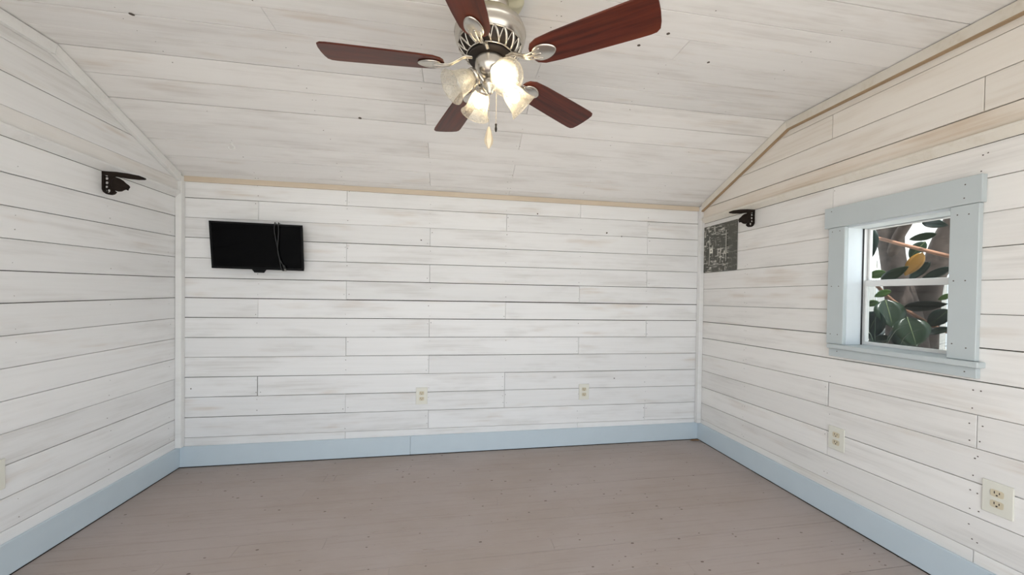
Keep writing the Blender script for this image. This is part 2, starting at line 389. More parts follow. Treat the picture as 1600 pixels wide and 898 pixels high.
# ---- wall_back
wb = tag(mesh_obj('wall_back', *boxes([(-0.14, W+0.14, BT, 0.10, -0.05, 1.99)]), GAP), kind='structure')
JX = [0.456, 1.000, 1.551, 2.092, 2.651, 3.196]
zl = [1.846, 1.715, 1.591, 1.464, 1.336, 1.209, 1.081, 0.955, 0.827, 0.701, 0.573, 0.444, 0.315, 0.186, 0.02]
zr = [1.836, 1.708, 1.583, 1.453, 1.327, 1.199, 1.071, 0.943, 0.814, 0.684, 0.554, 0.425, 0.295, 0.165, 0.02]
joints_back = [[1, 4], [0, 3, 5], [2, 5], [1], [2, 5], [1, 4], [0, 3], [2, 5], [1, 4], [2], [0, 3], [1, 3], [2, 5], [1, 4]]
gaps_back = [0.0022, 0.0022, 0.0030, 0.0018, 0.0036, 0.0046, 0.0044, 0.0028, 0.0026, 0.0026, 0.0034, 0.0036, 0.0016, 0.001]
for k in range(14):
    xs = [0.0] + [JX[j] for j in joints_back[k]] + [W]
    gt = 0.001 if k == 0 else gaps_back[k-1]/2
    gb = gaps_back[k]/2
    z = lambda arr_l, arr_r, x: arr_l + (arr_r-arr_l)*x/W
    for a, b_ in zip(xs[:-1], xs[1:]):
        ja = 0.0 if a == 0 else 0.0009; jb = 0.0 if b_ == W else 0.0009
        if (k, b_) == (10, 0.456): jb = 0.004
        board(FR_BACK, [(a+ja, z(zl[k+1], zr[k+1], a)+gb), (b_-jb, z(zl[k+1], zr[k+1], b_)+gb), (b_-jb, z(zl[k], zr[k], b_)-gt), (a+ja, z(zl[k], zr[k], a)-gt)],
              WASH, wb, BT, random.choice([0.0008, 0.0014]), random.uniform(-0.0012, 0.0012), wob=min(gb, gt, 0.0012))
    for j, sx in enumerate(JX):
        near = j in joints_back[k]
        for dz in (0.03, 0.097):
            for sgn in ((-1, 1) if near else (0,)):
                if random.random() < 0.55: nails('back', sx + sgn*0.012 + random.uniform(-0.006, 0.006), z(zl[k+1], zr[k+1], sx) + dz + random.uniform(-0.01, 0.01), random.choice([0.0018, 0.0024, 0.003]))
for x, y, r in [(2.32, 1.725, 0.006), (2.86, 1.607, 0.007), (2.98, 1.585, 0.005), (1.49, 1.50, 0.005), (2.94, 0.50, 0.005), (0.07, 0.50, 0.004)]: nails('back', x, y, r)

# ---- side walls
GX = 0.016                                    # the gable boards are nailed on over the plane of the wall below
LEDGE = 1.706
def side_wall(name, fr, right):
    x0, x1 = (W+BT, W+0.10) if right else (-0.10, -BT)
    if right:
        y0, y1, z0, z1 = WY1-0.012, WY0+0.012, WZ0-0.012, WZ1+0.012
        bx = [(x0, x1, -D, y0, -0.05, 2.2), (x0, x1, y1, 0.10, -0.05, 2.2), (x0, x1, y0, y1, -0.05, z0), (x0, x1, y0, y1, z1, 2.2)]
    else: bx = [(x0, x1, -D, 0.10, -0.05, 2.2)]
    return tag(mesh_obj(name, *boxes(bx), GAP), kind='structure')
WY0, WY1, WZ0, WZ1 = -1.088, -1.486, 0.896, 1.487      # window opening in the right wall
# left: nine whole-length rows
wl = side_wall('wall_left', FR_LEFT, False)
zc = [LEDGE] + [1.591-0.1275*i for i in range(12)] + [0.02]           # heights at the corner
zn = [LEDGE] + [1.568-0.1262*i for i in range(12)] + [0.02]           # heights 0.925 m nearer
gl_ = [0.0026, 0.0020, 0.0018, 0.0030, 0.0038, 0.0024, 0.0022, 0.0020, 0.0012, 0.0030, 0.0028, 0.0022, 0.001]
for k in range(13):
    zz = lambda i, y: zc[i] + (zc[i]-zn[i])*y/0.925
    gt = 0.0008 if k == 0 else gl_[k-1]/2; gb = gl_[k]/2
    lo = [(-D, zz(k+1, -D)+gb), (0.0, zz(k+1, 0)+gb)]; hi = [(0.0, zz(k, 0)-gt), (-D, zz(k, -D)-gt)]
    cut = -1.56 if k % 2 else -2.1
    for a, b_ in ((-D, cut-0.0008), (cut+0.0008, 0.0)):
        board(FR_LEFT, [(a, zz(k+1, a)+gb), (b_, zz(k+1, b_)+gb), (b_, zz(k, b_)-gt), (a, zz(k, a)-gt)], WASH, wl, BT, 0.0014, random.uniform(-0.001, 0.001), wob=0.0006)
    for sy in (-0.08, -0.48, -0.88):
        for dz in (0.03, 0.095):
            if random.random() < 0.4: nails('left', sy+random.uniform(-0.012, 0.012), zz(k+1, sy)+dz+random.uniform(-0.01, 0.01), random.choice([0.0015, 0.0022]))
# right: rows broken at the studs and round the window
wr = side_wall('wall_right', FR_RIGHT, True)
zrw = [LEDGE] + [1.5785-0.1283*i for i in range(12)] + [0.02]
joints_right = [[1.012], [], [2.3], [], [1.9], [], [2.3], [], [1.012, 1.561], [2.3], [1.012, 2.2], [], [1.561]]
gr_ = [0.0026, 0.0014, 0.0028, 0.0016, 0.0020, 0.0042, 0.0040, 0.0022, 0.0020, 0.0032, 0.0030, 0.0018, 0.001]
def sagz(i, u):                              # the lower rows close up a little away from the corner
    return zrw[i] + (0.0095*u*min(1, i/9.0) if 3 < i < 13 else 0.0)
for k in range(13):
    gt = 0.0008 if k == 0 else gr_[k-1]/2; gb = gr_[k]/2
    xs = [0.0] + joints_right[k] + [D]
    segs = []
    for a, b_ in zip(xs[:-1], xs[1:]):
        a += 0.001 if a > 0 else 0; b_ -= 0.001 if b_ < D else 0
        if (k, round(b_, 2)) == (8, 1.01): b_ -= 0.003
        segs.append((a, b_))
    zt, zb_ = zrw[k], zrw[k+1]
    u0, u1 = -WY0-0.004, -WY1+0.004                      # opening along the wall
    for a, b_ in segs:
        poly = [(a, sagz(k+1, a)+gb), (b_, sagz(k+1, b_)+gb), (b_, sagz(k, b_)-gt), (a, sagz(k, a)-gt)]
        if zb_ < WZ1 and zt > WZ0 and a < u1 and b_ > u0:
            pieces = [clip(poly, 1, 0, u0), clip(poly, -1, 0, -u1)]
            mid = clip(clip(poly, -1, 0, -u0-0.0006), 1, 0, u1-0.0006)
            if zt > WZ1: pieces.append(clip(mid, 0, -1, -WZ1-0.004))
            if zb_ < WZ0: pieces.append(clip(mid, 0, 1, WZ0-0.004))
        else: pieces = [poly]
        for p in pieces:
            if len(p) >= 3: board(FR_RIGHT, p, WASH_RIGHT, wr, BT, 0.0016, random.uniform(-0.001, 0.001))
    for su in (0.456, 1.012, 1.561):
        near = su in joints_right[k]
        for dz in (0.03, 0.098):
            for sgn in (-1, 1):
                uu = su + sgn*(0.014 if near else 0.007) + random.uniform(-0.006, 0.006); zz_ = sagz(k+1, su)+dz+random.uniform(-0.01, 0.01)
                inside = -WY0-0.12 < uu < -WY1+0.12 and WZ0-0.08 < zz_ < WZ1+0.12
                if random.random() < (0.75 if su > 1.5 else 0.5) and not inside: nails('right', uu, zz_, 0.0028 if su > 1.5 else 0.0020)

# ---- gables above the ledge
def gable(wall, right, lines, joints, mats, gaps):
    gx = W-GX if right else GX
    fr = frame((gx, 0, 0), (0, -1, 0), (0, 0, 1), (-1, 0, 0)) if right else frame((gx, 0, 0), (0, 1, 0), (0, 0, 1), (1, 0, 0))
    sg = 1 if right else -1
    # solid framing behind the boards, following the ceiling
    prof = [(0, LEDGE+0.044), (0, HB+0.004), (YB, HF+0.004), (D-YB, HF+0.004), (D, HB+0.004), (D, LEDGE+0.044)]
    xa, xb = (W-0.0004, W+BT) if right else (-BT, 0.0004)
    V = [(x, -d, z) for x in (xa, xb) for d, z in prof]; n = len(prof)
    F = [tuple(range(n)), tuple(range(2*n-1, n-1, -1))] + [(i, n+i, n+(i+1) % n, (i+1) % n) for i in range(n)]
    g = mesh_obj('gable', V, F, GAP, wall, Matrix())
    for k in range(len(lines)-1):
        z0, z1 = lines[k], lines[k+1]
        xs = [0.0] + joints[k] + [D]
        for a, b_ in zip(xs[:-1], xs[1:]):
            a += 0.0012 if a > 0 else 0.0; b_ -= 0.0012 if b_ < D else 0
            p = [(a, z0+gaps[k]/2), (b_, z0+gaps[k]/2), (b_, z1-gaps[k+1]/2), (a, z1-gaps[k+1]/2)]      # in (distance, z)
            p = clip(p, -SL, 1, HB-0.001); p = clip(p, SL, 1, HB+SL*D-0.001); p = clip(p, 0, 1, HF-0.001)
            if not right: p = [(-x, y) for x, y in reversed(p)]
            if len(p) >= 3: board(fr, p, mats[k], g, BT, 0.0016, random.uniform(-0.001, 0.0008))
    # chamfered strip under the lowest gable board
    pr = [(0.0012, 1.7065), (0.004, 1.7065), (0.0305, 1.7315), (0.033, 1.7345), (0.033, 1.7435), (0.031, 1.7465), (0.0012, 1.7478)]
    V = [((W-a) if right else a, y_, z_) for y_ in (-D, -0.037) for a, z_ in pr]; n = len(pr)
    F = [tuple(range(n)), tuple(range(2*n-1, n-1, -1))] + [(i, n+i, n+(i+1) % n, (i+1) % n) for i in range(n)]
    mesh_obj('ledge_strip', V, F, TRIMWARM if right else TRIMW, wall, Matrix())
    return g
gable(wl, False, [1.7485, 1.817, 1.946, 2.070, 2.20], [[], [2.1], [], []], [WASH_RIGHT, WASH, WASH, WASH], [0.0, 0.0012, 0.0026, 0.0014, 0.0])
gable(wr, True, [1.7485, 1.824, 1.955, 2.081, 2.20], [[], [1.564], [1.013, 2.4], []], [WASH_TAN, WASH_WARM, WASH_WARM, WASH_WARM], [0.0, 0.0042, 0.0030, 0.0022, 0.0])

# ---- wall_front, behind the camera, its assumed doorway made wide to light the side walls
tag(mesh_obj('wall_front', *boxes([(-0.14, DOOR0, -D-0.10, -D, -0.05, 2.2), (DOOR1, W+0.14, -D-0.10, -D, -0.05, 2.2), (DOOR0, DOOR1, -D-0.10, -D, DOORH, 2.2)]), WASH), kind='structure')

# ---- ceiling
ce = tag(mesh_obj('ceiling', [(x, -d, z+dz) for x in (-0.12, W+0.12) for dz in (BT/0.95+0.002, 0.12) for d, z in ((-0.1, HB-0.1*SL), (YB, HF), (D-YB, HF), (D+0.1, HB-0.1*SL))],
     [(0, 1, 9, 8), (1, 2, 10, 9), (2, 3, 11, 10), (4, 12, 13, 5), (5, 13, 14, 6), (6, 14, 15, 7), (0, 8, 12, 4), (3, 7, 15, 11), (0, 4, 5, 1), (1, 5, 6, 2), (2, 6, 7, 3), (8, 9, 13, 12), (9, 10, 14, 13), (10, 11, 15, 14)], GAP), kind='structure')
cs = math.hypot(1, SL)
FR_SLOPE = frame((0, 0, HB), (1, 0, 0), (0, -1/cs, SL/cs), (0, -SL/cs, -1/cs))
FR_FLAT = frame((0, 0, HF), (1, 0, 0), (0, -1, 0), (0, 0, -1))
FR_SLOPE2 = frame((0, -D, HB), (-1, 0, 0), (0, 1/cs, SL/cs), (0, SL/cs, -1/cs))
ys = [q/1.0873 for q in (0.0, 0.054, 0.187, 0.315, 0.441, 0.569, 0.699)] + [YB]
gs = [0.0, 0.0024, 0.0016, 0.0020, 0.0006, 0.0036, 0.0032, 0.0040]
js = [[2.104], [1.552], [2.10], [1.557], [2.10], [1.552], [2.10]]
X0, X1 = GX-0.004, W-GX+0.004
def ceil_row(fr, v0, v1, joints, g0, g1, key=None, rev=False):
    xs = [X0] + joints + [X1]
    for a, b_ in zip(xs[:-1], xs[1:]):
        a += 0.0008 if a > X0 else 0; b_ -= 0.0008 if b_ < X1 else 0
        board(fr, [(a, v0+g0/2), (b_, v0+g0/2), (b_, v1-g1/2), (a, v1-g1/2)] if not rev else [(-b_, v0+g0/2), (-a, v0+g0/2), (-a, v1-g1/2), (-b_, v1-g1/2)],
              WASH_CEIL, ce, BT, 0.0010, random.uniform(-0.001, 0.001), wob=min(g0, g1, 0.002)*0.45)
    if key:
        for sx in (0.456, 1.0, 1.555, 2.09, 2.65, 3.2):
            for dv in (0.03, 0.095):
                for sgn in (-1, 1):
                    if random.random() < 0.3: nails(key, sx+sgn*0.01+random.uniform(-0.006, 0.006), v0+dv, random.choice([0.0018, 0.0025]))
for k in range(7): ceil_row(FR_SLOPE, ys[k]*cs, ys[k+1]*cs, js[k], gs[k], gs[k+1] if k < 6 else 0.0030, 'slope')
fl = [YB, 0.884, 1.008, 1.136, 1.264, 1.390, 1.529, 1.657, 1.785, 1.913, D-YB]
gf = [0.0030, 0.0016, 0.0036] + [0.0016, 0.0022, 0.0020, 0.0024]*4
jf = [[1.557], [2.09], [1.0], [2.65], [1.555], [2.09], [1.0, 2.65]]
for k in range(len(fl)-1): ceil_row(FR_FLAT, fl[k], fl[k+1], jf[k % 7], gf[k], gf[k+1], 'flat')
for k in range(7): ceil_row(FR_SLOPE2, ys[k]*cs, ys[k+1]*cs, js[k], gs[k], 0.002, None, True)
nails('flat', 0.496, 1.011, 0.010); nails('slope', 1.206, 0.576, 0.009)
for kx, kv in ((2.54, 1.283), (2.817, 1.154), (2.46, 1.20)): nails('flat', kx, kv, 0.007)

# ---- nail holes and open knots: too small and too many to pick out one by one
def make_holes(key, fr, wall):
    V = []; F = []
    for x, y, r in holes.get(key, []):
        k = len(V); n = 7
        V += [(x+r*math.cos(2*PI*i/n)*random.uniform(0.75, 1.25), y+r*math.sin(2*PI*i/n)*random.uniform(0.7, 1.1), 0.0004+0.0012) for i in range(n)]
        F.append(tuple(range(k, k+n)))
    if V: tag(mesh_obj('nail_holes', V, F, HOLE, wall, fr), kind='stuff')
make_holes('back', FR_BACK, wb); make_holes('left', FR_LEFT, wl); make_holes('right', FR_RIGHT, wr)
make_holes('slope', FR_SLOPE, ce); make_holes('flat', FR_FLAT, ce)

# ---- floor: painted tongue-and-groove boards running along the back wall
flo = tag(mesh_obj('floor', *boxes([(-0.10, W+0.10, -D-0.1, 0.10, -0.12, -0.02)]), GAP), kind='structure')
FR_FLOOR = frame((0, 0, 0), (1, 0, 0), (0, 1, 0), (0, 0, 1))
pw = 0.0765; k = 0; y = -0.012
while y > -D:
    y1 = max(y-pw, -D); r = random.Random(500+k)
    xs = [0.012] + sorted([r.uniform(0.5, 3.2)] + ([r.uniform(0.5, 3.2)] if r.random() < 0.4 else [])) + [W-0.012]
    g = r.choice([0.0005, 0.0007, 0.0010, 0.0018])
    for a, b_ in zip(xs[:-1], xs[1:]):
        board(FR_FLOOR, [(a+0.0003, y1+g), (b_-0.0003, y1+g), (b_-0.0003, y-0.0002), (a+0.0003, y-0.0002)], FLOORM, flo, 0.018, 0.0007, r.uniform(-0.0005, 0.0))
    y = y1; k += 1

# ---- baseboards, trims
BBH, BBT = 0.134, 0.015
bb = tag(empty('baseboard_back', (W/2, 0, 0)), kind='structure')
for a, b_ in ((BBT, 1.4305), (1.4325, W-BBT)): box('board', (a, b_, -BBT, -0.0016, 0.005, BBH), BLUE, bb, 0.0015)
bl = tag(box('baseboard_left', (0.0016, BBT, -D, -0.0005, 0.005, BBH), BLUE, None, 0.0015), kind='structure')
br = tag(box('baseboard_right', (W-BBT, W-0.0016, -D, -0.0005, 0.005, BBH+0.002), BLUE, None, 0.0015), kind='structure')
tag(mesh_obj('trim_1', *boxes([(0.036, W-0.036, -0.012, -0.0016, 0, 0.033)]), RAW, None, frame((0, 0, 1.815), (1, 0, -0.004), (0, 1, 0), (0, 0, 1))), kind='structure')
tag(box('trim_2', (0.0016, 0.036, -0.036, -0.0016, BBH+0.001, HB-0.001), TRIMW, None, 0.002), kind='structure')
tag(box('trim_3', (W-0.036, W-0.0016, -0.036, -0.0016, BBH+0.003, HB-0.001), TRIMW, None, 0.002), kind='structure')
def rake(nm, right):
    """batten on the gable under the ceiling: a raking piece and a level piece"""
    t = 0.02; wd = 0.046; x0, x1 = (W-GX-t, W-GX-0.0012) if right else (GX+0.0012, GX+t)
    root = tag(empty(nm, (x0, 0, HB)), kind='structure')
    cn = SL/cs; nz = wd
    def seg(pts, name):
        nonlocal x0, x1
        V = [(x, -d, z) for x in (x0, x1) for d, z in pts]; n = len(pts)
        F = [tuple(range(n)), tuple(range(2*n-1, n-1, -1))] + [(i, n+i, n+(i+1) % n, (i+1) % n) for i in range(n)]
        o = mesh_obj(name, V, F, TRIMWARM if right else TRIMW, root, Matrix())
        return o
    e = 0.004
    dl = YB + wd*math.tan(math.atan(SL)/2)                  # mitre: lower corner of the joint
    seg([(0.0375, HB+SL*0.0375-e), (0.0375, HB+SL*0.0375-e-wd*cs), (dl-0.0006, HF-e-wd), (YB-0.0006, HF-e)], 'raking_batten')
    seg([(YB+0.0006, HF-e), (dl+0.0006, HF-e-wd), (D-YB, HF-e-wd), (D-YB, HF-e)], 'level_batten')
    # bare sawn underside strip of the battens
    if right:
        f = 0.007; x0, x1 = W-GX-t+0.0005, W-GX-0.0012; zz = HB+SL*0.0375-e-wd*cs
        for o_ in (seg([(0.0375, zz), (0.0375, zz-f*cs), (dl, HF-e-wd-f), (dl, HF-e-wd-0.0001)], 'bare_edge'), seg([(dl+0.001, HF-e-wd-0.0001), (dl+0.001, HF-e-wd-f), (D-YB, HF-e-wd-f), (D-YB, HF-e-wd-0.0001)], 'bare_edge')):
            o_.data.materials[0] = SAWN
    return root
rake('trim_4', False); rake('trim_5', True)

# ================================================================== window_1
win = tag(empty('window_1', (W, (WY0+WY1)/2, WZ0), rot=None), kind='structure')
tag(win, 'small single-hung window with pale blue-grey casing and view of leaves')
ct = 0.022
def wbox(name, b, mat=BLUEW, bev=0.002, parent=win): return box(name, b, mat, parent, bev)
wbox('casing', (W-ct, W-0.0014, WY0-0.004, WY0+0.076, WZ0+0.0005, WZ1+0.0025))
wbox('casing', (W-ct, W-0.0014, WY1-0.078, WY1+0.004, WZ0+0.0005, WZ1+0.0025))
wbox('head_casing', (W-ct-0.004, W-0.0014, WY1-0.086, WY0+0.096, WZ1+0.0035, WZ1+0.108))
wbox('sill', (W-0.040, W+0.09, WY1-0.094, WY0+0.060, WZ0-0.023, WZ0-0.0005), BLUEW, 0.003)
wbox('apron', (W-ct, W-0.0014, WY1-0.082, WY0+0.062, WZ0-0.064, WZ0-0.024))
# reveal boards of the opening
JR = W+0.135
RV = plain('white_blue_reveal', (0.70, 0.745, 0.775), 0.4, noise=0.02)
wbox('jamb', (W-0.001, JR, WY0-0.004, WY0+0.011, WZ0, WZ1), RV, 0.001)
wbox('jamb', (W-0.001, JR, WY1-0.011, WY1+0.004, WZ0, WZ1), RV, 0.001)
wbox('head_jamb', (W-0.001, JR, WY1-0.011, WY0+0.011, WZ1-0.006, WZ1+0.009), RV, 0.001)
wbox('sill_plate', (W+0.0905, JR, WY1-0.011, WY0+0.011, WZ0-0.012, WZ0), RV, 0.001)
# aluminium frame with two sashes
GXW = W+0.095
ya, yb = WY1+0.005, WY0-0.005
MR = 1.206
wbox('frame_seal', (GXW-0.006, GXW+0.034, yb-0.004, yb+0.0005, WZ0+0.001, WZ1-0.007), DARKGAP, 0.0)
fr_ = empty('outer_frame', (GXW, (ya+yb)/2, WZ0)); fr_.parent = win; fr_.matrix_basis = Matrix.Translation((GXW-W, 0, 0))
def sash(nm, z0, z1, x0, rail_b, rail_t, st):
    s = bpy.data.objects.new(nm, None); COL.objects.link(s); s.parent = win; s.matrix_basis = Matrix.Translation((x0-W, 0, z0-WZ0))
    yA, yB = ya+0.004, yb-0.006
    for (a, b_) in ((yA, yA+st), (yB-st, yB)): box('stile', (x0, x0+0.016, a, b_, z0+rail_b, z1-rail_t), WHITE, s, 0.0015)
    box('rail', (x0, x0+0.016, yA, yB, z0, z0+rail_b), WHITE, s, 0.0015); box('rail', (x0, x0+0.016, yA, yB, z1-rail_t, z1), WHITE, s, 0.0015)
    box('pane', (x0+0.006, x0+0.009, yA+st-0.003, yB-st+0.003, z0+rail_b-0.003, z1-rail_t+0.003), PANE, s)
    return s
bpy.data.objects.remove(fr_)
sash('upper_sash', MR-0.012, WZ1-0.008, GXW+0.016, 0.028, 0.006, 0.009)
sash('lower_sash', WZ0+0.002, MR+0.014, GXW-0.001, 0.016, 0.030, 0.010)
scr = bpy.data.materials.new('insect_screen'); scr.use_nodes = True; _n = scr.node_tree.nodes; _l = scr.node_tree.links; _n.clear()
_o = _n.new('ShaderNodeOutputMaterial'); _t = _n.new('ShaderNodeBsdfTransparent'); _d = _n.new('ShaderNodeBsdfDiffuse'); _d.inputs[0].default_value = (0.010, 0.010, 0.010, 1)
_m = _n.new('ShaderNodeMixShader'); _m.inputs[0].default_value = 0.33; _l.new(_t.outputs[0], _m.inputs[1]); _l.new(_d.outputs[0], _m.inputs[2]); _l.new(_m.outputs[0], _o.inputs[0])
box('insect_screen', (GXW+0.0335, GXW+0.0343, ya+0.004, yb-0.004, WZ0+0.004, MR), scr, win)
box('track', (GXW-0.004, GXW+0.036, yb-0.003, yb+0.0006, WZ0+0.001, WZ1-0.0075), WHITE, win)
box('seal', (GXW-0.009, GXW-0.0045, yb-0.004, yb+0.0006, WZ0+0.001, WZ1-0.0075), DARKGAP, win)
box('track', (GXW-0.004, GXW+0.036, ya-0.0006, ya+0.003, WZ0+0.001, WZ1-0.0075), WHITE, win)
bpy.data.objects.remove(bpy.data.objects['frame_seal'])
# nail heads in the casing
def casing_nails(): 
    V = []; F = []; x = W-ct-0.0006; n = 7
    P = [(WY0+0.056, 1.47), (WY0+0.02, 1.47), (WY0+0.055, 1.19), (WY0+0.02, 1.19), (WY0+0.055, 0.945), (WY0+0.02, 0.945), (WY1-0.018, 1.455), (WY1-0.05, 1.452), (WY1-0.012, 1.20), (WY1-0.045, 1.20), (WY1-0.012, 0.955), (WY1-0.052, 0.943)]
    Q = [(WY0+0.06, 1.575), (WY1-0.04, 1.566), (WY1-0.038, 1.515)]
    for (yy, zz), xo in [(p, 0) for p in P] + [(q, -0.004) for q in Q] + [((WY0+0.02, 0.86), 0), ((WY1-0.05, 0.853), 0)]:
        k = len(V); V += [(x+xo, yy+0.0026*math.cos(2*PI*i/n), zz+0.0026*math.sin(2*PI*i/n)) for i in range(n)]; F.append(tuple(range(k, k+n)))
    tag(mesh_obj('nail_heads', V, F, HOLE, win, Matrix()), kind='stuff')
casing_nails()

# ================================================================== CEILING FAN
FC = Vector((1.8285, -1.333, 0)); FS = 1.051
fan = empty('ceiling_fan', (FC.x, FC.y, HF), 'brushed nickel ceiling fan with five mahogany blades and four glass light shades', 'ceiling fan')
FM0 = Matrix.Translation(FC)
FM = Matrix.Translation((FC.x, FC.y, 1.1167*(1-FS))) @ Matrix.Scale(FS, 4)      # the fan's parts below the canopy
def relief(r, z, a, j):
    if 0.055 < r < 0.120:
        s = math.sin(PI*(r-0.055)/0.066); q = 0.5+0.5*math.cos(12*a + 40*(r-0.09)); return r*(1+0.03*math.cos(12*a)*s), z - 0.009*s*q
    return r, z
lathe('medallion', [(0.02, HF-0.0015), (0.118, HF-0.0015), (0.1175, HF-0.010), (0.112, HF-0.014), (0.106, HF-0.015), (0.099, HF-0.016), (0.092, HF-0.017), (0.084, HF-0.017), (0.076, HF-0.018), (0.064, HF-0.020), (0.02, HF-0.020)], MEDAL, fan, FM0, 96, relief)
lathe('canopy', [(0.0, HF-0.0205), (0.062, HF-0.0205), (0.064, HF-0.027), (0.060, HF-0.045), (0.048, HF-0.062), (0.034, HF-0.070), (0.024, HF-0.073), (0.024, HF-0.077), (0.0, HF-0.077)], NICKEL, fan, FM0)
mh = lathe('motor_housing', [(0.0, 2.044), (0.045, 2.044), (0.075, 2.038), (0.098, 2.026), (0.112, 2.010), (0.1175, 1.995), (0.1195, 1.992), (0.1195, 1.986), (0.117, 1.984), (0.117, 1.974), (0.1145, 1.964), (0.109, 1.954), (0.105, 1.950)], NICKEL, fan, FM, 56)
lathe('vent_band', [(0.1045, 1.951), (0.098, 1.938), (0.086, 1.924), (0.074, 1.917), (0.0, 1.917)], DARKMETAL, fan, FM, 48)
# leaf-shaped ribs over the dark vents
def vent_ribs():
    V = []; F = []
    prof = [(0.106, 1.950), (0.0995, 1.938), (0.088, 1.9235), (0.076, 1.9155)]
    for i in range(20):
        a0 = 2*PI*i/20
        for lean, wdt in ((0.26, 0.0050), (-0.10, 0.0022)):
            pts = [(r*math.cos(a0+lean*t), r*math.sin(a0+lean*t), z) for t, (r, z) in zip((0, 0.4, 0.75, 1.0), prof)]
            v, f = tube_geo(spline(pts, 3), [wdt*(0.5+0.8*math.sin(PI*min(1, (q+1)/10))) for q in range(10)], 5, 0.6)
            k = len(V); V += v; F += [tuple(x+k for x in q) for q in f]
    for rr, zz in ((0.1052, 1.9495), (0.0765, 1.916)):
        v, f = tube_geo([(rr*math.cos(2*PI*i/48), rr*math.sin(2*PI*i/48), zz) for i in range(49)], 0.0028, 6)
        k = len(V); V += v; F += [tuple(x+k for x in q) for q in f]
    return V, F
mesh_obj('vent_grille', *vent_ribs(), NICKEL, fan, FM, True)
lathe('flywheel', [(0.0, 1.915), (0.072, 1.915), (0.074, 1.911), (0.072, 1.905), (0.0, 1.905)], DARKMETAL, fan, FM)
lathe('switch_housing', [(0.0, 1.904), (0.050, 1.904), (0.0515, 1.899), (0.050, 1.893), (0.049, 1.880), (0.045, 1.866), (0.034, 1.853), (0.022, 1.847), (0.0, 1.846)], NICKEL, fan, FM)
lathe('light_fitter', [(0.0, 1.847), (0.016, 1.846), (0.017, 1.838), (0.024, 1.834), (0.026, 1.824), (0.022, 1.812), (0.012, 1.804), (0.010, 1.798), (0.006, 1.792), (0.0, 1.790)], NICKEL, fan, FM, 28)
# blades
ZB = 1.881
def blade_outline():
    pts = []
    L0, L1 = 0.150, 0.533
    top = [(L0+0.012, 0.036), (L0+0.035, 0.047), (0.24, 0.0525), (0.35, 0.057), (0.45, 0.0605), (0.500, 0.0615)]
    tip = [(0.518, 0.0595), (0.5285, 0.050), (0.5325, 0.030), (0.534, 0.0), (0.5325, -0.030), (0.5285, -0.050), (0.518, -0.0595)]
    bot = [(x, -y) for x, y in reversed(top)]
    root = [(L0+0.003, -0.022), (L0, 0.0), (L0+0.003, 0.022)]
    return top + tip + bot + root
def blade_geo(t=0.0055):
    o = list(reversed(blade_outline())); n = len(o)
    cen = (sum(p[0] for p in o)/n, 0.0)
    r = inset(o, 0.0012)
    V = []
    for z, ring in ((-t/2, r), (-t/2+0.0012, o), (t/2-0.0012, o), (t/2, r)): V += [(p[0], p[1], z) for p in ring]
    F = [tuple(range(n-1, -1, -1)), tuple(range(3*n, 4*n))]
    for L in range(3): F += [(L*n+i, L*n+(i+1) % n, (L+1)*n+(i+1) % n, (L+1)*n+i) for i in range(n)]
    return V, F
BV, BF = blade_geo()
def iron_geo():
    V = []; F = []
    def add(g):
        k = len(V); V.extend(g[0]); F.extend([tuple(x+k for x in q) for q in g[1]])
    # curved arm: out of the flywheel, down, and forked into flowing flutes that run onto the plate
    for off, w_ in ((0.0, 0.0075), (0.007, 0.0050), (-0.007, 0.0050)):
        pts = spline([(0.058, off*0.5, 0.026), (0.085, off*0.7, 0.024), (0.110, off*0.9, 0.010), (0.135, off*1.2, -0.004), (0.160, off*1.9, -0.0085), (0.188, off*2.7, -0.0085)], 4)
        add(tube_geo(pts, [w_*(1 - 0.45*i/len(pts)) for i in range(len(pts))], 8, 0.7))
    # oval plate screwed under the blade root
    n = 28; e = [(0.196+0.040*math.cos(2*PI*i/n), 0.029*math.sin(2*PI*i/n)*(1-0.16*math.cos(2*PI*i/n))) for i in range(n)]
    k = len(V); q = inset(e, 0.004)
    V.extend([(x, y_, -0.0035) for x, y_ in e] + [(x, y_, -0.0075) for x, y_ in e] + [(p.x, p.y, -0.0095) for p in q])
    F.extend([tuple(k+i for i in range(n)), tuple(k+2*n+i for i in range(n-1, -1, -1))])
    for L in range(2): F.extend([(k+L*n+i, k+L*n+(i+1) % n, k+(L+1)*n+(i+1) % n, k+(L+1)*n+i) for i in range(n)])
    return V, F
IV, IF = iron_geo()
blade_me = iron_me = None
for i in range(5):
    a = math.radians(-37.3 + 72*i)
    mw = FM @ Matrix.Translation((0, 0, ZB)) @ Matrix.Rotation(a, 4, 'Z') @ Matrix.Rotation(math.radians(-11), 4, 'X')
    if i == 0:
        b = mesh_obj('blade', BV, BF, BLADE, fan, mw); blade_me = b.data
        ir = mesh_obj('blade_iron', IV, IF, NICKEL, fan, mw, True); iron_me = ir.data
    else:
        for nm, me in (('blade', blade_me), ('blade_iron', iron_me)):
            o = bpy.data.objects.new(nm, me); COL.objects.link(o); o.parent = fan; o.matrix_basis = parent_world(fan).inverted() @ mw
